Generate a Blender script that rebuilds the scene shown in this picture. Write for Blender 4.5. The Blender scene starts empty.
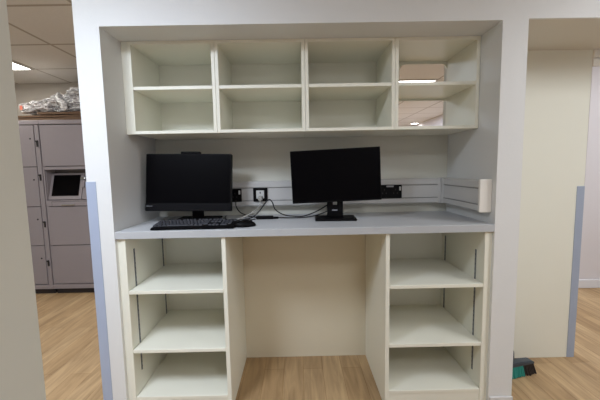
import bpy, bmesh, math, random
from mathutils import Vector, Matrix, noise
random.seed(4)
S = bpy.context.scene
COL = S.collection

# ------------------------------------------------------------------ materials
def lin(c):
    return tuple(((x/255)/12.92 if x/255 <= .04045 else ((x/255+.055)/1.055)**2.4) for x in c)

def mat(name, rgb, rough=.5, metal=0., spec=.5, noise_amt=0., noise_scale=8., bump=0., bump_scale=60.):
    m = bpy.data.materials.new(name); m.use_nodes = True
    nt = m.node_tree; b = nt.nodes['Principled BSDF']
    c = lin(rgb) + (1,)
    b.inputs['Base Color'].default_value = c
    b.inputs['Roughness'].default_value = rough
    b.inputs['Metallic'].default_value = metal
    b.inputs['Specular IOR Level'].default_value = spec
    tc = nt.nodes.new('ShaderNodeTexCoord')
    if noise_amt:
        n = nt.nodes.new('ShaderNodeTexNoise'); n.inputs['Scale'].default_value = noise_scale
        n.inputs['Detail'].default_value = 4
        nt.links.new(tc.outputs['Object'], n.inputs['Vector'])
        mx = nt.nodes.new('ShaderNodeMix'); mx.data_type = 'RGBA'
        mx.inputs[6].default_value = tuple(x*(1-noise_amt) for x in c[:3])+(1,)
        mx.inputs[7].default_value = tuple(min(1, x*(1+noise_amt)) for x in c[:3])+(1,)
        nt.links.new(n.outputs['Fac'], mx.inputs[0]); nt.links.new(mx.outputs[2], b.inputs['Base Color'])
    if bump:
        n2 = nt.nodes.new('ShaderNodeTexNoise'); n2.inputs['Scale'].default_value = bump_scale
        n2.inputs['Detail'].default_value = 3
        nt.links.new(tc.outputs['Object'], n2.inputs['Vector'])
        bp = nt.nodes.new('ShaderNodeBump'); bp.inputs['Strength'].default_value = bump
        bp.inputs['Distance'].default_value = .01
        nt.links.new(n2.outputs['Fac'], bp.inputs['Height']); nt.links.new(bp.outputs[0], b.inputs['Normal'])
    return m

def emis(name, rgb, strength):
    m = bpy.data.materials.new(name); m.use_nodes = True
    nt = m.node_tree; nt.nodes.clear()
    e = nt.nodes.new('ShaderNodeEmission'); o = nt.nodes.new('ShaderNodeOutputMaterial')
    e.inputs[0].default_value = lin(rgb)+(1,); e.inputs[1].default_value = strength
    nt.links.new(e.outputs[0], o.inputs[0]); return m

M = dict(
    paint=mat('white_wall_paint', (226,226,224), .6, noise_amt=.01, bump=.05, bump_scale=90),
    niche_paint=mat('niche_paint', (214,214,218), .6, noise_amt=.01, bump=.05, bump_scale=90),
    far_paint=mat('far_wall_paint', (222,218,221), .7),
    cream_wall=mat('cream_wall_board', (234,233,219), .55, noise_amt=.01),
    left_paint=mat('side_wall_paint', (210,208,196), .65),
    lam=mat('cream_laminate', (237,235,220), .42, noise_amt=.012, noise_scale=3),
    lam_edge=mat('cream_edging', (236,234,220), .4),
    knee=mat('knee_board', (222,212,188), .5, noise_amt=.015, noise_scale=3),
    wt=mat('grey_worktop_laminate', (195,196,198), .38, noise_amt=.03, noise_scale=180),
    wt_edge=mat('worktop_edging', (186,188,190), .45),
    trunk=mat('white_plastic', (203,201,198), .45),
    cap=mat('cream_plastic', (236,232,224), .4),
    groove=mat('groove_grey', (146,144,142), .6),
    steel=mat('zinc_strip', (120,122,126), .45, .3),
    black=mat('black_plastic', (7,6,8), .5, spec=.12),
    black2=mat('charcoal_plastic', (12,11,14), .5, spec=.12),
    key=mat('key_plastic', (44,44,50), .55),
    screen=mat('dark_screen', (4,3,5), .35, spec=.06),
    mark=mat('grey_print', (150,150,155), .5),
    white=mat('white_insert', (205,205,203), .35),
    cable=mat('black_cable', (16,16,17), .5),
    cable_w=mat('white_cable', (168,166,160), .5),
    locker=mat('taupe_locker_metal', (146,138,141), .42, noise_amt=.01),
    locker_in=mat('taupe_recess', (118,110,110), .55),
    gap=mat('dark_gap', (42,34,34), .7),
    latch=mat('dark_latch', (28,24,24), .4),
    chrome=mat('brushed_chrome', (190,190,190), .25, .9),
    guard=mat('blue_grey_guard', (168,178,199), .45),
    guard2=mat('blue_grey_guard_right', (163,173,192), .45),
    skirt=mat('skirting_paint', (218,216,214), .45),
    skirt2=mat('white_skirting', (228,228,232), .4),
    shaded_paint=mat('shaded_wall_paint', (176,168,158), .7),  # wall colour darkened to carry the shadow above the lockers
    soffit=mat('soffit_paint', (216,211,200), .7),
    card=mat('cardboard', (104,80,60), .85, noise_amt=.12, noise_scale=25),
    orange=mat('orange_print', (200,104,80), .6),
    teal=mat('teal_bristle', (40,140,128), .6),
    bristle=mat('dark_bristle', (44,34,30), .7),
    broom=mat('broom_plastic', (58,66,74), .5),
    wrapped=mat('wrapped_goods', (120,104,98), .7, noise_amt=.3, noise_scale=12),
    lightframe=mat('light_frame', (210,208,204), .5),
)
M['lamp'] = emis('lit_diffuser', (255,252,246), 7.0)

def wood_floor():
    m = bpy.data.materials.new('oak_plank_floor'); m.use_nodes = True
    nt = m.node_tree; N = nt.nodes; L = nt.links; b = N['Principled BSDF']
    tc = N.new('ShaderNodeTexCoord')
    mp = N.new('ShaderNodeMapping'); mp.inputs['Rotation'].default_value = (0,0,math.radians(90))
    L.new(tc.outputs['Object'], mp.inputs[0])
    br = N.new('ShaderNodeTexBrick'); br.offset = .37; br.offset_frequency = 2
    br.inputs['Color1'].default_value = lin((190,162,124))+(1,)
    br.inputs['Color2'].default_value = lin((169,139,101))+(1,)
    br.inputs['Mortar'].default_value = lin((146,114,76))+(1,)
    br.inputs['Scale'].default_value = 1.; br.inputs['Mortar Size'].default_value = .0012
    br.inputs['Bias'].default_value = -.1
    br.inputs['Brick Width'].default_value = .95; br.inputs['Row Height'].default_value = .118
    L.new(mp.outputs[0], br.inputs[0])
    mp2 = N.new('ShaderNodeMapping'); mp2.inputs['Scale'].default_value = (16, 1.6, 1)
    L.new(tc.outputs['Object'], mp2.inputs[0])
    n = N.new('ShaderNodeTexNoise'); n.inputs['Scale'].default_value = 1.6; n.inputs['Detail'].default_value = 7
    n.inputs['Distortion'].default_value = 1.2
    L.new(mp2.outputs[0], n.inputs[0])
    cr = N.new('ShaderNodeValToRGB')
    cr.color_ramp.elements[0].position = .3; cr.color_ramp.elements[0].color = (.60,.55,.50,1)
    cr.color_ramp.elements[1].position = .68; cr.color_ramp.elements[1].color = (1.08,1.06,1.03,1)
    L.new(n.outputs['Fac'], cr.inputs[0])
    mx = N.new('ShaderNodeMix'); mx.data_type = 'RGBA'; mx.blend_type = 'MULTIPLY'; mx.inputs[0].default_value = .85
    L.new(br.outputs['Color'], mx.inputs[6]); L.new(cr.outputs[0], mx.inputs[7])
    L.new(mx.outputs[2], b.inputs['Base Color'])
    b.inputs['Roughness'].default_value = .5; b.inputs['Specular IOR Level'].default_value = .35
    bp = N.new('ShaderNodeBump'); bp.inputs['Strength'].default_value = .12; bp.inputs['Distance'].default_value = .004
    L.new(n.outputs['Fac'], bp.inputs['Height']); L.new(bp.outputs[0], b.inputs['Normal'])
    return m

GX, GY, GP = -1.99, -.015, .615     # suspended ceiling grid
def ceiling_mat():
    m = bpy.data.materials.new('suspended_ceiling_tiles'); m.use_nodes = True
    nt = m.node_tree; N = nt.nodes; L = nt.links; b = N['Principled BSDF']
    tc = N.new('ShaderNodeTexCoord'); sp = N.new('ShaderNodeSeparateXYZ'); L.new(tc.outputs['Object'], sp.inputs[0])
    outs = []
    for ax, off in (('X', GX), ('Y', GY)):
        a = N.new('ShaderNodeMath'); a.operation = 'ADD'; a.inputs[1].default_value = -off + GP*40 + .012
        L.new(sp.outputs[ax], a.inputs[0])
        f = N.new('ShaderNodeMath'); f.operation = 'MODULO'; f.inputs[1].default_value = GP; L.new(a.outputs[0], f.inputs[0])
        c = N.new('ShaderNodeMath'); c.operation = 'LESS_THAN'; c.inputs[1].default_value = .024; L.new(f.outputs[0], c.inputs[0])
        outs.append(c)
    mxm = N.new('ShaderNodeMath'); mxm.operation = 'MAXIMUM'
    L.new(outs[0].outputs[0], mxm.inputs[0]); L.new(outs[1].outputs[0], mxm.inputs[1])
    n = N.new('ShaderNodeTexNoise'); n.inputs['Scale'].default_value = 60; L.new(tc.outputs['Object'], n.inputs[0])
    tile = N.new('ShaderNodeMix'); tile.data_type = 'RGBA'
    tile.inputs[6].default_value = lin((206,201,194))+(1,); tile.inputs[7].default_value = lin((214,209,203))+(1,)
    L.new(n.outputs['Fac'], tile.inputs[0])
    mx = N.new('ShaderNodeMix'); mx.data_type = 'RGBA'
    L.new(mxm.outputs[0], mx.inputs[0]); L.new(tile.outputs[2], mx.inputs[6])
    mx.inputs[7].default_value = lin((164,155,143))+(1,)
    L.new(mx.outputs[2], b.inputs['Base Color']); b.inputs['Roughness'].default_value = .85
    return m

def film_mat(name, lo, hi):
    m = bpy.data.materials.new(name); m.use_nodes = True
    nt = m.node_tree; N = nt.nodes; L = nt.links; N.clear()
    o = N.new('ShaderNodeOutputMaterial'); tr = N.new('ShaderNodeBsdfTransparent'); g = N.new('ShaderNodeBsdfPrincipled')
    g.inputs['Base Color'].default_value = lin((242,240,240))+(1,); g.inputs['Roughness'].default_value = .22
    tc = N.new('ShaderNodeTexCoord'); n = N.new('ShaderNodeTexNoise'); n.inputs['Scale'].default_value = 9
    n.inputs['Detail'].default_value = 6; n.inputs['Distortion'].default_value = 2.5
    mp = N.new('ShaderNodeMapping'); mp.inputs['Scale'].default_value = (1, 2.2, 3.2)
    mp.inputs['Rotation'].default_value = (0, .35, 0)
    L.new(tc.outputs['Object'], mp.inputs[0]); L.new(mp.outputs[0], n.inputs[0])
    cr = N.new('ShaderNodeValToRGB'); cr.color_ramp.elements[0].position = .40; cr.color_ramp.elements[1].position = .58
    cr.color_ramp.elements[0].color = (lo,lo,lo,1); cr.color_ramp.elements[1].color = (hi,hi,hi,1)
    L.new(n.outputs['Fac'], cr.inputs[0])
    bp = N.new('ShaderNodeBump'); bp.inputs['Strength'].default_value = .9; bp.inputs['Distance'].default_value = .03
    L.new(n.outputs['Fac'], bp.inputs['Height']); L.new(bp.outputs[0], g.inputs['Normal'])
    mx = N.new('ShaderNodeMixShader'); L.new(cr.outputs[0], mx.inputs[0]); L.new(tr.outputs[0], mx.inputs[1]); L.new(g.outputs[0], mx.inputs[2])
    L.new(mx.outputs[0], o.inputs[0]); return m
M['floor'] = wood_floor(); M['ceiling'] = ceiling_mat(); M['film'] = film_mat('clear_plastic_film', .22, .97); M['film_white'] = film_mat('bunched_plastic_film', .55, 1.)

# ------------------------------------------------------------------ mesh helpers
def box(bm, x0, x1, y0, y1, z0, z1, bev=0., seg=2, mi=0):
    r = bmesh.ops.create_cube(bm, size=1.)
    vs = r['verts']
    for v in vs:
        v.co = Vector((x0 + (v.co.x+.5)*(x1-x0), y0 + (v.co.y+.5)*(y1-y0), z0 + (v.co.z+.5)*(z1-z0)))
    fs = {f for v in vs for f in v.link_faces}
    for f in fs: f.material_index = mi
    if bev:
        es = list({e for v in vs for e in v.link_edges})
        g = bmesh.ops.bevel(bm, geom=es, offset=bev, segments=seg, profile=.5, affect='EDGES')
        for f in g['faces']: f.material_index = mi
    return bm

def cyl(bm, p0, p1, r0, r1=None, n=16):
    r1 = r0 if r1 is None else r1
    p0, p1 = Vector(p0), Vector(p1); d = p1-p0
    q = d.to_track_quat('Z', 'Y').to_matrix().to_4x4()
    bmesh.ops.create_cone(bm, cap_ends=True, segments=n, radius1=r0, radius2=r1, depth=d.length,
                          matrix=Matrix.Translation((p0+p1)/2) @ q)
    return bm

def prism(bm, pts, axis, a, b):
    """polygon pts (2D) extruded along axis between a and b"""
    def co(p, t):
        return {'X': (t, p[0], p[1]), 'Y': (p[0], t, p[1]), 'Z': (p[0], p[1], t)}[axis]
    v0 = [bm.verts.new(co(p, a)) for p in pts]; v1 = [bm.verts.new(co(p, b)) for p in pts]
    bm.faces.new(v0); bm.faces.new(v1[::-1]); n = len(pts)
    for i in range(n): bm.faces.new((v0[i], v1[i], v1[(i+1) % n], v0[(i+1) % n]))
    bmesh.ops.recalc_face_normals(bm, faces=bm.faces[:])
    return bm

def tube(bm, pts, r, n=8, sub=6):
    """smooth tube along Catmull-Rom through pts"""
    P = [Vector(p) for p in pts]; Q = []
    for i in range(len(P)-1):
        a, b, c, d = P[max(i-1,0)], P[i], P[i+1], P[min(i+2,len(P)-1)]
        for k in range(sub):
            t = k/sub
            Q.append(.5*((2*b)+(c-a)*t+(2*a-5*b+4*c-d)*t*t+(3*b-a-3*c+d)*t**3))
    Q.append(P[-1]); rings = []
    for i, p in enumerate(Q):
        d = (Q[min(i+1,len(Q)-1)]-Q[max(i-1,0)]).normalized()
        u = d.cross(Vector((0,0,1)));  u = u.normalized() if u.length > .05 else Vector((1,0,0))
        w = u.cross(d).normalized()
        rings.append([bm.verts.new(p + r*(math.cos(2*math.pi*k/n)*u+math.sin(2*math.pi*k/n)*w)) for k in range(n)])
    for a, b in zip(rings, rings[1:]):
        for k in range(n): bm.faces.new((a[k], a[(k+1)%n], b[(k+1)%n], b[k]))
    bm.faces.new(rings[0]); bm.faces.new(rings[-1][::-1])
    for f in bm.faces: f.smooth = True
    bmesh.ops.recalc_face_normals(bm, faces=bm.faces[:])
    return bm

def NB(): return bmesh.new()
def B(*a, **k): return box(NB(), *a, **k)

ORG = {}
def link(name, bm, mats, parent=None, smooth=False):
    me = bpy.data.meshes.new(name)
    if parent is not None:
        o0 = ORG[parent.name]
        bmesh.ops.translate(bm, verts=bm.verts[:], vec=-o0)
    bm.to_mesh(me); bm.free()
    for m in (mats if isinstance(mats, (list, tuple)) else [mats]): me.materials.append(m)
    if smooth:
        for p in me.polygons: p.use_smooth = True
    o = bpy.data.objects.new(name, me); COL.objects.link(o)
    if parent is not None:
        o.parent = parent; ORG[o.name] = ORG[parent.name]
    return o
part = link

def tag(o, label, cat, group=None):
    o['label'] = label; o['category'] = cat
    if group: o['group'] = group
    return o

def thing(name, label, cat, loc, group=None, local=False, rot=(0,0,0)):
    """Empty at the base of a thing. local=True: parts are given in the thing's own frame"""
    o = bpy.data.objects.new(name, None); COL.objects.link(o)
    o.empty_display_size = .05; o.location = loc; o.rotation_euler = rot
    ORG[o.name] = Vector((0,0,0)) if local else Vector(loc)
    return tag(o, label, cat, group)

def solid(name, bm, m, label, cat, group=None, smooth=False):
    """one-mesh thing, its origin at the centre of its base"""
    xs = [v.co for v in bm.verts]
    o0 = Vector(((min(c.x for c in xs)+max(c.x for c in xs))/2, (min(c.y for c in xs)+max(c.y for c in xs))/2, min(c.z for c in xs)))
    bmesh.ops.translate(bm, verts=bm.verts[:], vec=-o0)
    o = link(name, bm, m, None, smooth); o.location = o0
    return tag(o, label, cat, group)

def struct(name, bm, m):
    o = link(name, bm, m); o['kind'] = 'structure'; return o

# ------------------------------------------------------------------ dimensions
XL, XR = -.890, .929           # niche sides
ZT, ZC = 1.872, 2.26           # niche head, ceiling
WT = .937                      # worktop height
YB = .51                       # niche rear wall
CEIL = ZC
HX0, HX1, HZ0, HZ1 = .55, .9106, 1.43, 1.853    # opening through the rear wall behind the last cabinet

# ------------------------------------------------------------------ the setting
struct('floor', B(-3.7, 4.7, -3.3, 8.7, -.1, 0), M['floor'])
struct('ceiling', B(-3.7, 4.7, -3.3, 8.7, ZC, ZC+.1), M['ceiling'])

# the wall with the niche: two jambs, head, lintel to the right
bm = NB()
box(bm, -1.002, XL, 0, YB, 0, ZC)
box(bm, XL, XR, 0, YB, ZT, ZC)
box(bm, XR, 1.047, 0, YB, 0, ZC)
box(bm, 1.047, 1.716, 0, .012, 1.877, ZC)
box(bm, 1.716, 4.7, 0, .10, 1.877, ZC)
struct('wall_front', bm, M['paint'])
# rear wall of niche with the cut-out, runs on to the right as the cream recess wall
bm = NB()
box(bm, -1.002, HX0, YB, YB+.035, 0, ZC)
box(bm, HX0, HX1, YB, YB+.035, 0, HZ0)
box(bm, HX0, HX1, YB, YB+.035, HZ1, ZC)
box(bm, HX1, 1.04, YB, YB+.035, 0, ZC)
struct('wall_niche_rear', bm, M['left_paint'])
struct('wall_recess', B(1.047, 1.715, .41, YB+.035, 0, ZC), M['cream_wall'])
struct('trim_1', B(1.047, 1.715, .012, .41, 1.877, ZC), M['soffit'])            # bulkhead over the recess
# surrounding room
struct('wall_left', B(-.64, -.55, -3.3, -.882, 0, ZC), M['left_paint'])
struct('wall_rear', B(-3.7, 4.7, -3.3, -3.2, 0, ZC), M['far_paint'])
struct('wall_right', B(4.6, 4.7, -3.2, 8.7, 0, ZC), M['far_paint'])
struct('wall_far_right', B(2.74, 4.6, 1.55, 1.65, 0, ZC), M['far_paint'])
struct('trim_2', B(2.735, 4.6, 1.535, 1.55, 2.115, 2.18), M['soffit'])       # rail at the top of the far right wall
struct('trim_3', B(2.735, 4.6, 1.53, 1.55, 2.187, ZC), M['soffit'])
struct('baseboard_far_right', B(2.73, 4.6, 1.532, 1.55, 0, .085, .004), M['skirt2'])
struct('wall_side_far', B(2.95, 3.05, 1.65, 8.6, 0, ZC), M['far_paint'])
struct('wall_back', B(-3.7, 4.7, 8.6, 8.7, 0, ZC), M['far_paint'])
struct('wall_far_left', B(-3.7, -3.6, -3.3, 8.6, 0, ZC), M['left_paint'])
struct('wall_locker_room', B(-3.6, -.8, 2.34, 2.44, 0, ZC), M['shaded_paint'])
struct('baseboard_front', B(XR+.004, 1.05, -.009, 0, 0, .058, .003), M['skirt'])
struct('baseboard_left', B(-.957, XL-.004, -.009, 0, 0, .058, .003), M['skirt'])
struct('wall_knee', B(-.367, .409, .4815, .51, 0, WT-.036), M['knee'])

# ------------------------------------------------------------------ corner guards
def guard(x_corner, y, z1, sgn, m, label):
    """L-shaped strip wrapped round a wall corner, front flange towards -Y"""
    bm = NB(); t = .003; w = .044
    a, b = (x_corner-.003, x_corner+w) if sgn > 0 else (x_corner-w, x_corner+.003)
    box(bm, a, b, y-t, y, 0.0, z1, .001, 1)
    sx = x_corner-t if sgn > 0 else x_corner
    box(bm, sx, sx+t, y, y+w, 0.0, z1, .001, 1)
    return solid('corner_guard', bm, m, label, 'corner guard')
guard(-1.002, 0, 1.178, 1, M['guard'], 'pale blue corner guard on the white pillar left of the niche')
guard(1.715, .41, 1.085, -1, M['guard2'], 'blue-grey corner guard on the end of the cream wall at right')

# ------------------------------------------------------------------ lower shelf units
def shelf_unit(x0, x1, zs, side, label):
    """x0..x1 outer faces; side -1: wall on the left, +1: wall on the right"""
    t = .020; yf, yb = .012, .4815
    r = thing('shelf_unit', label, 'shelf unit', ((x0+x1)/2, (yf+yb)/2, 0), 'open shelf units under the worktop')
    ztop = WT-.037
    L, R = x0+t, x1-t; dz = 0 if side < 0 else -.04
    part('side_panel', B(x0, L, yf, yb, 0, ztop, .0012, 1), M['lam'], r)
    part('side_panel', B(R, x1, yf, yb, 0, ztop, .0012, 1), M['lam'], r)
    part('back_panel', B(L, R, yb-.009, yb, zs[2]-.018, ztop), M['lam'], r)
    for i, z in enumerate(zs):
        part('shelf', B(L+.0008, R-.0008, yf+.001, yb-.009, z-.018, z, .0012, 1), M['lam'], r)
    part('plinth', B(L, R, yf+.004, yf+.02, 0, zs[2]-.018), M['lam'], r)
    # slotted shelf standards, two on each side panel
    for xs, inn in ((L, 1), (R, -1)):
        for y in (.086, .425):
            bm = NB(); w = .0048
            a, b = (xs, xs+.0035*inn); a, b = min(a,b), max(a,b)
            box(bm, a, b, y-w, y+w, .19+dz, .835+dz, .0006, 1)
            for k in range(25):
                zz = .205+dz+k*.025
                box(bm, (b-.0001 if inn > 0 else a-.0004), (b+.0004 if inn > 0 else a+.0001), y-.0018, y+.0018, zz, zz+.01, mi=1)
            part('shelf_standard', bm, [M['steel'], M['gap']], r)
    if side < 0: part('filler_strip', B(XL, x0, yf+.006, yf+.024, 0, ztop), M['lam'], r)
    else: part('filler_strip', B(x1, XR, yf+.006, yf+.024, 0, ztop), M['lam'], r)
    return r
shelf_unit(-.868, -.367, (.641, .338, .088), -1, 'cream open shelf unit under the worktop, left of the knee space')
shelf_unit(.409, .9115, (.641, .338, .091), 1, 'cream open shelf unit under the worktop, right of the knee space')

# ------------------------------------------------------------------ worktop
wt = thing('worktop', 'pale grey worktop spanning the niche above the two open shelf units', 'worktop', (.02, .255, WT-.036))
part('work_surface', B(XL+.001, XR-.001, .002, YB-.001, WT-.036, WT, .0015, 2), M['wt'], wt)
part('edge_band', B(XL+.001, XR-.001, .0, .0025, WT-.0355, WT-.001, .0008, 1), M['wt_edge'], wt)

# ------------------------------------------------------------------ wall cabinets
CY0, CY1, CZ0, CZ1 = .171, .509, 1.413, 1.8715
def rounded_hole_panel(bm, x0, x1, z0, z1, y0, y1, h, rad, top=True, bottom=True, n=7):
    """panel with a rounded rectangular cut-out h=(hx0,hx1,hz0,hz1)"""
    hx0, hx1, hz0, hz1 = h
    def corner(cx, cz, a0):
        return [(cx+rad*math.cos(math.radians(a0+90*k/n)), cz+rad*math.sin(math.radians(a0+90*k/n))) for k in range(n+1)]
    tr, tl = corner(hx1-rad, hz1-rad, 0), corner(hx0+rad, hz1-rad, 90)
    bl, br_ = corner(hx0+rad, hz0+rad, 180), corner(hx1-rad, hz0+rad, 270)
    inner = tr+tl+bl+br_
    quads = [((x1,z1), tr), ((x0,z1), tl), ((x0,z0), bl), ((x1,z0), br_)]
    def face(y, flip):
        oc = [bm.verts.new((c[0], y, c[1])) for c, _ in quads]
        iv = [[bm.verts.new((p[0], y, p[1])) for p in q] for _, q in quads]
        for i in range(4):
            for k in range(n):
                f = [oc[i], iv[i][k], iv[i][k+1]]; bm.faces.new(f[::-1] if flip else f)
            j = (i+1) % 4
            f = [oc[i], iv[i][n], iv[j][0], oc[j]]; bm.faces.new(f[::-1] if flip else f)
        return oc, [v for q in iv for v in q]
    o0, i0 = face(y0, False); o1, i1 = face(y1, True)
    for a, b in ((o0, o1), (i0, i1)):
        m_ = len(a)
        for k in range(m_): bm.faces.new((a[k], a[(k+1)%m_], b[(k+1)%m_], b[k]))
    bmesh.ops.recalc_face_normals(bm, faces=bm.faces[:])
    return bm

def wall_cabinet(x0, x1, label, hole=False, filler=False, t=.0175):
    r = thing('wall_cabinet', label, 'wall cabinet', ((x0+x1)/2, (CY0+CY1)/2, CZ0), 'open two-tier wall cabinets across the niche')
    L, R = x0+t, x1-t
    part('side_panel', B(x0+.0006, L, CY0, CY1, CZ0, CZ1, .001, 1), M['lam'], r)
    part('side_panel', B(R, x1-.0006, CY0, CY1, CZ0, CZ1, .001, 1), M['lam'], r)
    part('top_panel', B(L, R, CY0, CY1, CZ1-.016, CZ1, .001, 1), M['lam'], r)
    part('bottom_panel', B(L, R, CY0, CY1, CZ0, CZ0+.016, .001, 1), M['lam'], r)
    part('shelf', B(L+.0006, R-.0006, CY0+.002, CY1-.006, 1.634, 1.651, .001, 1), M['lam'], r)
    if hole:
        bm = NB()
        rounded_hole_panel(bm, L, R, CZ0+.016, 1.634, CY1-.006, CY1, (.602, R-.0004, 1.432, 1.622), .006)
        rounded_hole_panel(bm, L, R, 1.634, CZ1-.016, CY1-.006, CY1, (.619, R-.0004, 1.6515, CZ1-.033), .036)
        part('back_panel', bm, M['lam'], r)['label'] = 'back panel cut away in two openings'
    else:
        part('back_panel', B(L, R, CY1-.006, CY1, CZ0+.016, CZ1-.016), M['lam'], r)
    if filler:
        part('filler_strip', B(XL+.0005, x0, CY0+.004, CY0+.022, CZ0, CZ1, .001, 1), M['lam_edge'], r)
    return r
wall_cabinet(-.857, -.421, 'cream open wall cabinet with two compartments, leftmost of the four, against the left niche side', filler=True)
wall_cabinet(-.421, .035, 'cream open wall cabinet, second from the left, above the computer')
wall_cabinet(.035, .4955, 'cream open wall cabinet, third from the left, above the standalone monitor')
wall_cabinet(.4955, .928, 'cream open wall cabinet whose cut-away back shows the lit ceiling behind', hole=True)

# ------------------------------------------------------------------ dado trunking and sockets
TZ0, TZ1, TY = .996, 1.149, .456
tr = thing('cable_trunking', 'white cable trunking along the niche back, turning onto its right side', 'trunking', (0, .48, TZ0))
TX = .871
def trunk_profile(a, z0=TZ0, z1=TZ1):      # (depth outwards, z)
    return [(0,z0),(a-.006,z0),(a,z0+.006),(a,1.027),(a-.004,1.029),(a-.004,1.032),(a-.001,1.034),(a-.001,1.106),(a-.004,1.108),(a-.004,1.111),(a,1.113),(a,z1-.006),(a-.006,z1),(0,z1)]
bm = NB(); prism(bm, [(YB-.0005-d, z) for d, z in trunk_profile(YB-TY)], 'X', XL+.001, XR-.001)
part('trunking_run', bm, M['trunk'], tr)
bm = NB(); prism(bm, [(XR-.0005-d, z) for d, z in trunk_profile(XR-TX)], 'Y', .046, TY)
part('trunking_run', bm, M['trunk'], tr)
bm = NB()
for z in (1.0275, 1.1065):
    box(bm, XL+.003, TX-.004, TY-.0008, TY+.004, z, z+.0035)
    box(bm, TX-.0008, TX+.004, .049, TY-.004, z, z+.0035)
part('lid_joint', bm, M['groove'], tr)
bm = NB(); box(bm, .850, TX-.003, TY-.003, TY+.002, TZ0-.003, TZ1+.003, .002); box(bm, TX-.003, TX+.002, TY-.03, TY+.001, TZ0-.003, TZ1+.003, .002)
part('corner_cover', bm, M['trunk'], tr)
part('end_cap', B(TX-.003, XR-.0005, .030, .047, TZ0-.004, TZ1+.005, .004, 3), M['cap'], tr)['label'] = 'cream end cap'

def socket(x0, x1, z0, z1, kind, label):
    y = TY-.0012
    r = thing('power_socket', label, 'socket', ((x0+x1)/2, y, z0))
    bm = NB(); box(bm, x0, x1, y-.009, y, z0, z1, .003, 2)
    part('face_plate', bm, M['black'], r)
    cx, cz = (x0+x1)/2, (z0+z1)/2
    if kind == 'single':
        bm = NB(); box(bm, cx-.024, cx+.024, y-.0115, y-.008, cz-.024, cz+.026, .002, 2)
        part('socket_insert', bm, M['white'], r)['label'] = 'white socket insert'
        bm = NB()
        box(bm, cx-.003, cx+.003, y-.0121, y-.011, cz+.006, cz+.018)
        part('slot', bm, M['gap'], r)
    else:
        for k, sx in enumerate((x0+.012, x1-.012)):
            part('rocker_switch', B(sx-.0055, sx+.0055, y-.0125, y-.008, cz+.006, cz+.03, .002, 2), M['white'], r)['label'] = 'white rocker switch'
        if kind == 'wide':
            part('label_strip', B(cx-.022, cx+.022, y-.0096, y-.008, z1-.014, z1-.004), M['mark'], r)
        for sx in (cx-.034, cx+.034):
            bm = NB()
            for dx, dz in ((0,.012),(-.011,-.01),(.011,-.01)):
                box(bm, sx+dx-.003, sx+dx+.003, y-.0096, y-.0085, cz+dz-.005, cz+dz+.005)
            part('pin_holes', bm, M['gap'], r)
    return r
socket(-.505, -.357, 1.026, 1.106, 'double', 'black double wall socket partly hidden behind the all-in-one computer')
socket(-.286, -.199, 1.026, 1.110, 'single', 'black framed socket with white insert, between the two screens')
socket(.478, .625, 1.030, 1.113, 'wide', 'black double wall socket with white switches, beside the right monitor')

# plug standing in the single socket with its white lead
bm = NB(); box(bm, -.253, -.228, TY-.045, TY-.0135, 1.034, 1.062, .006, 3)
pw = thing('white_power_lead', 'white plug and lead hanging from the framed socket down to the computer', 'cable', (-.24, .4, WT))
part('plug', bm, M['cable_w'], pw)
part('lead', tube(NB(), [(-.241,.415,1.036),(-.243,.405,1.01),(-.262,.375,.983),(-.31,.335,.957),(-.36,.300,.9408),(-.40,.285,.9408),(-.445,.30,.9408)], .0035), M['cable_w'], pw)

# ------------------------------------------------------------------ all-in-one computer
ac = thing('all_in_one_computer', 'black all-in-one computer with clip-on webcam behind the keyboard', 'computer', (-.617, .30, WT), local=True, rot=(0,0,0))
W2 = .236; zb, zt = .058, .376
RA = Matrix.Translation((0,0,.22)) @ Matrix.Rotation(math.radians(1.2), 4, 'Y') @ Matrix.Rotation(math.radians(-6.5), 4, 'X') @ Matrix.Translation((0,0,-.22))
def tip(bm):
    bmesh.ops.transform(bm, matrix=RA, verts=bm.verts[:]); return bm
part('housing', tip(B(-W2, W2, -.028, .012, zb, zt, .004, 2)), M['black'], ac)
part('rear_cover', tip(B(-W2+.03, W2-.03, .012, .032, zb+.03, zt-.04, .009, 2)), M['black2'], ac)
part('screen', tip(B(-W2+.007, W2-.007, -.0295, -.027, zb+.046, zt-.007, .0006, 1)), M['screen'], ac)
ch = part('chin', tip(B(-W2+.0005, W2-.0005, -.0315, -.027, zb+.001, zb+.040, .0015, 2)), M['black2'], ac)
bm = NB(); box(bm, -.047, .061, -.022, .004, zt+.0005, zt+.014, .004, 2); tip(bm)
wc = part('webcam', bm, M['black'], ac)
bm = NB(); cyl(bm, (.007,-.0245,zt+.0075), (.007,-.0215,zt+.0075), .0045, n=20); tip(bm); part('lens', bm, M['screen'], wc)
bm = NB(); box(bm, -.002, .062, .012, .030, .012, .19, .004, 2); part('stand_neck', bm, M['black2'], ac)
part('stand_base', B(-.09, .15, -.06, .11, 0, .013, .005, 2), M['black'], ac)

def text(s, size, name, m, parent, loc, depth=.0002):
    cu = bpy.data.curves.new('lettering', 'FONT'); cu.body = s; cu.size = size; cu.extrude = depth
    t = bpy.data.objects.new('lettering_source', cu); COL.objects.link(t)
    bpy.context.view_layer.update()
    me = bpy.data.meshes.new_from_object(t.evaluated_get(bpy.context.evaluated_depsgraph_get()))
    bpy.data.objects.remove(t); me.materials.append(m) if not me.materials else None
    me.transform(Matrix.Rotation(math.pi/2, 4, 'X')); me.transform(Matrix.Translation(loc))
    o = bpy.data.objects.new(name, me); COL.objects.link(o); o.parent = parent
    return o
text('Lenovo', .0115, 'badge', M['mark'], ch, (-W2+.005, -.0318, zb+.025)).data.transform(RA)

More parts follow.
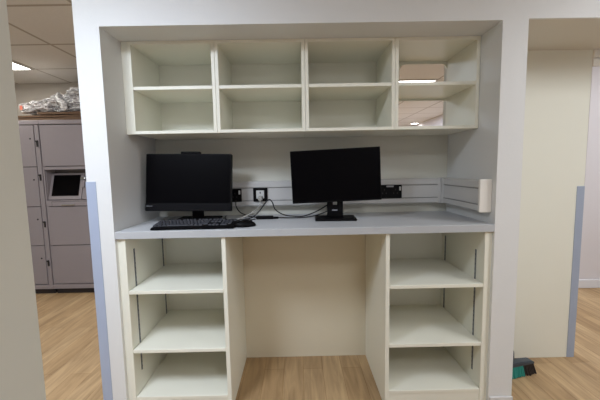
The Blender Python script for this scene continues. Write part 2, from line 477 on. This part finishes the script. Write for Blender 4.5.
# ------------------------------------------------------------------ monitor on its own
def mon_local():
    mo = thing('monitor', 'black standalone monitor on a column stand, tilted slightly, right of the computer', 'monitor', (.193, .262, WT), local=True, rot=(0,0,math.radians(-3.0)))
    part('stand_base', B(-.112, .112, -.075, .075, 0, .0125, .004, 2), M['black'], mo)
    bm = NB()
    # column with a cable hole
    box(bm, -.044, -.012, .0, .026, .0125, .30, .003, 2); box(bm, .012, .044, .0, .026, .0125, .30, .003, 2)
    box(bm, -.016, .016, .001, .025, .0125, .078, .002, 1); box(bm, -.016, .016, .001, .025, .098, .298, .002, 1)
    part('stand_column', bm, M['black'], mo)
    part('emblem', B(-.017, .013, -.0008, .0012, .048, .054), M['mark'], mo)
    Rm = Matrix.Rotation(math.radians(-2.0), 4, 'Y')
    def rot(bm):
        bmesh.ops.transform(bm, matrix=Matrix.Translation((.003,0,.2435)) @ Rm, verts=bm.verts[:]); return bm
    part('housing', rot(B(-.242, .242, -.034, -.006, -.143, .143, .003, 2)), M['black'], mo)
    part('screen', rot(B(-.237, .237, -.0352, -.033, -.133, .138, .0006, 1)), M['screen'], mo)
    part('rear_cover', rot(B(-.12, .12, -.006, .004, -.08, .08, .003, 2)), M['black2'], mo)
    return mo
mon_local()

# ------------------------------------------------------------------ keyboard
KW = .2
kb = thing('keyboard', 'black full-size keyboard lying at the worktop edge before the computer', 'keyboard', (-.531, .096, WT), local=True, rot=(0,0,math.radians(.9)))
bm = NB()
prism(bm, [(-.074,0),(.074,0),(.074,.022),(.068,.026),(-.066,.011),(-.074,.006)], 'X', -KW, KW)
bmesh.ops.bevel(bm, geom=[e for e in bm.edges], offset=.0022, segments=2, affect='EDGES')
part('keyboard_case', bm, M['black'], kb)
u = .0178; kd = .0185
def ktop(y): return .011+(.026-.011)*(y+.066)/.134
rows = [
    (.060, [(.0,1)]+[(2+i+.5*(i//4),1) for i in range(12)]+[(15.25+i,1) for i in range(3)]),
    (.036, [(i,1) for i in range(13)]+[(13,2)]+[(15.25+i,1) for i in range(3)]+[(18.5+i,1) for i in range(4)]),
    (.0175,[(0,1.5)]+[(1.5+i,1) for i in range(12)]+[(13.5,1.5)]+[(15.25+i,1) for i in range(3)]+[(18.5+i,1) for i in range(3)]),
    (-.001,[(0,1.75)]+[(1.75+i,1) for i in range(11)]+[(12.75,2.25)]+[(18.5+i,1) for i in range(3)]),
    (-.0195,[(0,2.25)]+[(2.25+i,1) for i in range(10)]+[(12.25,2.75)]+[(16.25,1)]+[(18.5+i,1) for i in range(3)]),
    (-.038,[(0,1.25),(1.25,1.25),(2.5,1.25),(3.75,6.25),(10,1.25),(11.25,1.25),(12.5,1.25)]+[(15.25+i,1) for i in range(3)]+[(18.5,2),(20.5,1)]),
]
nk = 0
key_meshes = {}
for y, ks in rows:
    for kx, kw in ks:
        if nk >= 100: break
        if kw not in key_meshes:
            w = kw*u/2
            b_ = NB(); v = [b_.verts.new(c) for c in ((-w+.001,-.0083,0),(w-.001,-.0083,0),(w-.001,.0083,0),(-w+.001,.0083,0),(-w+.003,-.006,.006),(w-.003,-.006,.006),(w-.003,.0065,.006),(-w+.003,.0065,.006))]
            for f in ((3,2,1,0),(4,5,6,7),(0,1,5,4),(1,2,6,5),(2,3,7,6),(3,0,4,7)): b_.faces.new([v[i] for i in f])
            me = bpy.data.meshes.new('key'); b_.to_mesh(me); b_.free(); me.materials.append(M['key']); key_meshes[kw] = me
        k = bpy.data.objects.new('key', key_meshes[kw]); COL.objects.link(k); k.parent = kb
        k.location = (-.2015+ (kx+kw/2+.03)*u, y+.006, ktop(y+.006)-.0006); k.rotation_euler = (math.atan2(.015,.134),0,0)
        nk += 1
for sx in (-.17, .17):
    part('foot', B(sx-.012, sx+.012, .05, .062, 0, .003), M['black2'], kb)

# ------------------------------------------------------------------ mouse
ms = thing('mouse', 'small black mouse at the right end of the keyboard', 'mouse', (-.281, .083, WT), local=True, rot=(0,0,math.radians(-76)))
bm = NB()
bmesh.ops.create_uvsphere(bm, u_segments=24, v_segments=14, radius=1.)
for v in bm.verts:
    x, y, z = v.co
    w = .030*(1-.12*y)
    v.co = Vector((x*w, y*.054, max(z, -.25)*(.027 if y < .2 else .027-.006*(y-.2)) + .00675))
part('mouse_shell', bm, M['black'], ms, smooth=True)
bm = NB(); cyl(bm, (-.003,.031,.0255), (.003,.031,.0255), .006, n=16); part('scroll_wheel', bm, M['black2'], ms)

# ------------------------------------------------------------------ loose cables on the worktop
def cable(pts, r, label, m='cable', extra=None):
    t = thing('power_cable', label, 'cable', (pts[0][0], pts[0][1], WT), 'loose black cables on the worktop')
    part('lead', tube(NB(), pts, r), M[m], t)
    if extra: extra(t)
    return t
z0 = WT+.004
def conn(t): part('connector', B(-.255, -.155, .300, .322, WT+.0005, WT+.02, .006, 2), M['black'], t); part('connector', B(-.165,-.125,.305,.317,WT+.001,WT+.014,.004,2), M['black'], t)
cable([(-.32,.30,z0),(-.275,.318,z0+.008),(-.235,.33,.985),(-.20,.334,1.03),(-.177,.335,1.047),(-.160,.335,1.028),(-.146,.336,.99),(-.10,.338,.958),(-.04,.34,z0+.006),(.02,.34,z0+.006),(.09,.335,.972),(.145,.318,1.005),(.18,.302,1.03)], .0034,
      'black cable looping up below the framed socket and over to the monitor stand', extra=None)
cable([(-.13,.312,.9445),(-.06,.32,z0),(.02,.325,z0),(.09,.325,.952),(.15,.31,.975),(.178,.301,.988)], .003, 'black cable with chunky connectors, from the cable tangle to the monitor column', extra=conn)
cable([(-.39,.435,1.04),(-.388,.425,1.0),(-.36,.41,.965),(-.31,.395,z0+.004),(-.262,.37,z0)], .003, 'black lead dropping from the double socket behind the computer')
cable([(-.455,.44,z0),(-.44,.35,z0),(-.39,.255,z0),(-.33,.27,z0+.003),(-.285,.282,z0+.0005),(-.256,.292,z0)], .003, 'black lead running from behind the computer to the cable tangle')
cable([(-.505,.174,z0-.0005),(-.44,.205,z0-.0005),(-.37,.212,z0-.0005),(-.33,.24,z0-.0005),(-.36,.252,z0-.0005),(-.45,.26,z0-.0005)], .0025, 'thin keyboard lead curling below the computer screen')

# ------------------------------------------------------------------ parcel lockers seen through the left doorway
LY = 1.672; LZ = (.105, .503, .896, 1.289, 1.691)
def doors(r, x0, x1, lx, idx):
    for i in idx:
        d = part('locker_door', B(x0+.0045, x1-.0045, LY, LY+.018, LZ[i]+.0035, LZ[i+1]-.0035, .002, 1), M['locker'], r)
        if lx is not None:
            zc = (LZ[i]+LZ[i+1])/2+.07
            bm = NB(); cyl(bm, (lx, LY-.0025, zc), (lx, LY+.001, zc), .008, n=14)
            part('keyhole', bm, M['latch'], d)
def locker_body(r, x0, x1, recess=None):
    bm = NB(); t = .018
    box(bm, x0, x0+t, LY+.019, 2.21, .055, 1.735); box(bm, x1-t, x1, LY+.019, 2.21, .055, 1.735)
    box(bm, x0, x1, 2.19, 2.21, .055, 1.735); box(bm, x0, x1, LY, 2.21, 1.696, 1.735, .002, 1); box(bm, x0, x1, LY+.001, 2.21, .055, .101, .002, 1)
    for z in LZ[1:4]: box(bm, x0+t, x1-t, LY+.022, 2.19, z-.008, z+.008)
    part('locker_body', bm, M['locker'], r)
    part('door_gap', B(x0+t, x1-t, LY+.0185, LY+.0205, LZ[0], LZ[2] if recess else LZ[4]), M['gap'], r)
    part('kick_base', B(x0+.01, x1-.01, LY+.03, 2.19, 0, .055), M['gap'], r)
xd0, xd1 = -2.556, -2.505
lk = thing('parcel_locker', 'taupe locker column at the far left, its doors partly hidden by the side wall', 'locker', (-2.799, 2.0, 0), 'taupe parcel lockers')
locker_body(lk, -3.034, xd1-.002); doors(lk, -3.032, xd0, -2.598, range(4))
po = part('frame_post', B(xd0+.004, xd1-.006, LY-.002, LY+.016, .102, 1.69, .003, 1), M['locker'], lk)
for k in range(4):
    zc = (LZ[k]+LZ[k+1])/2+(.03 if k != 2 else .10); lx = (xd0+xd1)/2
    bm = NB(); box(bm, lx-.007, lx+.009, LY-.010, LY-.001, zc-.04, zc+.02, .003, 2); box(bm, lx-.009, lx+.013, LY-.020, LY-.008, zc+.006, zc+.022, .003, 2)
    part('latch', bm, M['latch'], po)
lk2 = thing('parcel_locker', 'taupe locker column with the built-in touch screen', 'locker', (-2.202, 2.0, 0), 'taupe parcel lockers')
XA, XB = xd1, -1.918
locker_body(lk2, XA, XB, recess=True); doors(lk2, XA, XB, None, (0, 1)); doors(lk2, XA, XB, None, (3,))
part('door_gap', B(XA+.018, XB-.018, LY+.0185, LY+.0205, LZ[3], LZ[4]), M['gap'], lk2)
kz0, kz1 = LZ[2]+.003, LZ[3]-.003
rx0 = -2.490
bm = NB()
box(bm, XA+.003, rx0, LY, LY+.02, kz0, kz1); box(bm, rx0, XB-.003, LY, LY+.02, 1.258, kz1)
box(bm, rx0, XB-.003, LY, LY+.02, kz0, .955); box(bm, -1.977, XB-.003, LY, LY+.02, .955, 1.258)
part('screen_surround', bm, M['locker'], lk2)
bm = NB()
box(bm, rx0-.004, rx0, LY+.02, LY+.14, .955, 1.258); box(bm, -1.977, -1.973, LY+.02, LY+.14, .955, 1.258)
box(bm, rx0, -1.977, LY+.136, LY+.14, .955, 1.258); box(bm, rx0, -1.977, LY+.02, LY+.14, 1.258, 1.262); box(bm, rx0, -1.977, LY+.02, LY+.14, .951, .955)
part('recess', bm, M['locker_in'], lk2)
# tilted screen bezel
def tilt(bm):
    bmesh.ops.transform(bm, matrix=Matrix.Translation((0, LY+.012, .962)) @ Matrix.Rotation(math.radians(-17), 4, 'X'), verts=bm.verts[:]); return bm
bz = part('screen_bezel', tilt(B(-2.487, -2.165, 0, .02, .0, .272, .004, 2)), M['locker'], lk2)
part('touch_screen', tilt(B(-2.460, -2.192, -.003, .001, .036, .252, .002, 1)), M['screen'], bz)
cp = part('reader_panel', tilt(B(-2.158, -1.987, 0, .02, .0, .272, .004, 2)), M['locker'], lk2)
bm = NB(); box(bm, -2.178, -2.128, -.03, .002, .195, .222, .006, 2); tilt(bm); part('card_reader', bm, M['chrome'], cp)
bm = NB(); box(bm, -2.164, -2.138, -.02, .002, .12, .195, .005, 2); tilt(bm); part('scanner_stem', bm, M['locker'], cp)
dr = part('tray', B(-2.442, -1.987, LY-.0045, LY+.001, .899, .940, .002, 1), M['locker'], lk2)
part('tray_outline', B(-2.446, -1.983, LY-.0012, LY+.0005, .895, .944), M['gap'], dr)
part('tray_lip', B(-2.345, -2.215, LY-.018, LY-.004, .905, .917, .004, 2), M['chrome'], dr)

# flattened cartons and the wrapped bundle on top
def carton(x0, x1, y0, y1, z, th, label):
    bm = NB(); box(bm, x0, x1, y0, y1, z, z+th)
    bmesh.ops.subdivide_edges(bm, edges=[e for e in bm.edges if abs(e.verts[0].co.x-e.verts[1].co.x) > .3], cuts=14, use_grid_fill=True)
    for v in bm.verts:
        if v.co.z > z+th*.5: v.co.z += .006*noise.noise(Vector((v.co.x*5, v.co.y*3, z*9)))
    return solid('flattened_carton', bm, M['card'], label, 'carton')
carton(-2.916, -1.977, 1.682, 2.15, 1.7355, .025, 'brown flattened carton lying directly on the locker tops, bottom of the stack')
carton(-2.858, -1.957, 1.695, 2.13, 1.7665, .021, 'brown flattened carton in the middle of the stack on the lockers')
carton(-2.52, -1.948, 1.688, 2.11, 1.7935, .020, 'brown flattened carton on top, beneath the plastic-wrapped bundle')

def lump(cx, cy, cz, sx, sy, sz, amp, seed, nu=56, nv=30, floor=None):
    bm = NB(); bmesh.ops.create_uvsphere(bm, u_segments=nu, v_segments=nv, radius=1.)
    for v in bm.verts:
        p = v.co.copy()
        q = Vector([math.copysign(abs(c)**.62, c) for c in p])
        n = noise.fractal(Vector((q.x*3.0+seed, q.y*3.4, q.z*4.2)), 1., 2., 4)
        r = abs(noise.noise(Vector((q.x*4+q.z*5+seed, q.y*5, q.z*2))))
        d = 1+amp*n-amp*.8*r
        v.co = Vector((cx+q.x*sx*d, cy+q.y*sy*d, cz+q.z*sz*d))
        if floor is not None and v.co.z < floor: v.co.z = floor+.0005
    return bm
pb = thing('plastic_wrapped_bundle', 'clear plastic-wrapped bundle lying over the cartons above the lockers', 'bundle', (-2.398, 1.91, 1.86))
def join(a, b):
    me = bpy.data.meshes.new('tmp'); b.to_mesh(me); b.free(); a.from_mesh(me); bpy.data.meshes.remove(me); return a
def slope(bm):
    for v in bm.verts:
        t = max(0, min(1, (v.co.x+2.80)/.5)); 
        v.co.z = 1.859+(v.co.z-1.859)*(.5+.5*t)
    return bm
FZ = 1.821
def slope(bm):
    for v in bm.verts:
        t = max(0, min(1, (v.co.x+2.72)/.5))
        v.co.z = FZ+max(0, v.co.z-FZ)*(.55+.45*t)
    return bm
bm = lump(-2.50, 1.91, 1.895, .22, .17, .066, .14, 3.1, floor=FZ+.001); join(bm, lump(-2.12, 1.92, 1.915, .19, .17, .11, .14, 7.7, floor=FZ+.001))
part('wrapped_goods', slope(bm), M['wrapped'], pb, smooth=True)
bm = lump(-2.47, 1.91, 1.905, .30, .20, .108, .24, 1.3, 90, 48, floor=FZ); join(bm, lump(-2.10, 1.915, 1.93, .235, .205, .142, .22, 5.2, 90, 48, floor=FZ))
part('plastic_film', slope(bm), M['film'], pb)
# twisted gather of film down the front
bm = NB()
tube(bm, [(-2.37,1.80,2.0),(-2.335,1.735,1.96),(-2.29,1.70,1.91),(-2.25,1.688,1.865),(-2.235,1.688,1.83)], .024, 12, 8)
for v in bm.verts:
    v.co += .02*noise.noise_vector(v.co*24); v.co.z = max(v.co.z, FZ)
part('film_gather', bm, M['film_white'], pb)
part('printed_label', B(-2.705, -2.678, 1.715, 1.718, 1.845, 1.885), M['orange'], pb)['label'] = 'orange printed patch'

# ------------------------------------------------------------------ lit ceiling panels
def ceiling_light(i, j, label, w=1.):
    x0, y0 = GX+i*GP, GY+j*GP
    G = GP*w
    r = thing('ceiling_light', label, 'ceiling light', (x0+G/2, y0+G/2, ZC-.012))
    bm = NB(); f = .014; a, b, c, d = x0+.012, x0+G-.012, y0+.012, y0+G-.012
    box(bm, a, b, c, c+f, ZC-.012, ZC); box(bm, a, b, d-f, d, ZC-.012, ZC)
    box(bm, a, a+f, c+f, d-f, ZC-.012, ZC); box(bm, b-f, b, c+f, d-f, ZC-.012, ZC)
    part('light_frame', bm, M['lightframe'], r)
    part('diffuser', B(a+f, b-f, c+f, d-f, ZC-.009, ZC-.001), M['lamp'], r)
ceiling_light(-2, 2, 'lit square ceiling panel above the lockers, half hidden by the side wall')
ceiling_light(5, 4, 'lit ceiling panel seen through the upper opening of the right wall cabinet')
ceiling_light(7.66, 10.15, 'small distant lit ceiling panel seen through the lower opening of the right wall cabinet', .32)

# ------------------------------------------------------------------ broom standing behind the right pillar
br = thing('broom', 'broom with teal and dark bristles standing on the floor behind the right pillar', 'broom', (1.222, .243, 0), local=True, rot=(0,0,math.radians(14)))
bm = NB(); prism(bm, [(-.15,.074),(-.145,.062),(.125,.062),(.130,.068),(.118,.078),(.04,.086),(-.04,.086),(-.14,.078)], 'Y', -.024, .024)
bmesh.ops.bevel(bm, geom=bm.edges[:], offset=.004, segments=2, affect='EDGES')
part('broom_head', bm, M['broom'], br)
def bristles(xa, xb, m, label):
    bm = NB(); n = max(3, int((xb-xa)/.0085))
    for i in range(n):
        for j in range(5):
            x = xa+(i+.5)/n*(xb-xa); y = -.018+.009*j
            fx = x*1.13+random.uniform(-.003,.003); fy = y*1.5+random.uniform(-.003,.003)
            cyl(bm, (x, y, .064), (fx, fy, random.uniform(.0005,.006)), .0042, .0052, 6)
    part('bristles', bm, M[m], br)['label'] = label
bristles(-.142, .045, 'teal', 'teal bristles'); bristles(.047, .122, 'bristle', 'dark brown bristles')
bm = NB(); cyl(bm, (-.016,0,.082), (-.019,.0,.15), .014, .012); part('handle_socket', bm, M['broom'], br)
bm = NB(); cyl(bm, (-.019,0,.14), (-.085,.12,1.2), .011); part('handle', bm, M['broom'], br)

# ------------------------------------------------------------------ lamps of the rooms and added fill
def area(name, x, y, w, h, e, rgb=(255,250,244), z=ZC-.013):
    l = bpy.data.lights.new(name, 'AREA'); l.shape = 'RECTANGLE'; l.size = w; l.size_y = h
    l.energy = e; l.color = lin(rgb)
    o = bpy.data.objects.new(name, l); COL.objects.link(o); o.location = (x, y, z); return o
COOL = (226,238,255)
NEUT = (244,249,255)
BACK = (222,236,255)
area('front_lamp_left', -1.07, -1.2, .56, .56, 27.5, COOL)
area('front_lamp_right', 2.01, -1.12, .56, 1.1, 17.5, NEUT)
area('front_fill_rear', .775, -2.17, .56, .56, 9.5, NEUT)  # added general fill from behind the camera
area('locker_room_lamp', -1.68, .285, .56, .56, 7.2, NEUT)
area('passage_lamp', 3.1, .59, .56, .56, 10, NEUT)
area('back_room_lamp_near', -.45, 2.14, .56, .56, 12, BACK)
area('back_room_fill_mid', 1.39, 4.9, .56, .56, 62, BACK)  # unseen fill, added to brighten the ceiling behind the cut-out
area('back_room_fill_far', .16, 6.5, .56, .56, 45, BACK)  # second added fill for the same back ceiling

w = bpy.data.worlds.new('world'); S.world = w; w.use_nodes = True
w.node_tree.nodes['Background'].inputs[0].default_value = (.5,.52,.55,1); w.node_tree.nodes['Background'].inputs[1].default_value = .1

# ------------------------------------------------------------------ camera
cam = bpy.data.cameras.new('camera'); cam.sensor_width = 36; cam.lens = 36*322.657/600; cam.clip_start = .02
co = bpy.data.objects.new('camera', cam); COL.objects.link(co)
pi_, ro, ya = math.radians(5.4835), math.radians(1.0758), math.radians(.3844)
fwd = Vector((math.sin(ya)*math.cos(pi_), math.cos(ya)*math.cos(pi_), -math.sin(pi_)))
right0 = Vector((math.cos(ya), -math.sin(ya), 0)); up0 = right0.cross(fwd)
right = right0*math.cos(ro) - up0*math.sin(ro)
up = right0*math.sin(ro) + up0*math.cos(ro)
Rm = Matrix((right, up, -fwd)).transposed().to_4x4()
co.matrix_world = Matrix.Translation((-.01357, -1.521, 1.21937)) @ Rm
S.camera = co

vs = S.view_settings
S.display_settings.display_device = 'sRGB'
vs.view_transform = 'Standard'; vs.look = 'None'; vs.exposure = 0.83; vs.gamma = 1.0; vs.use_curve_mapping = False
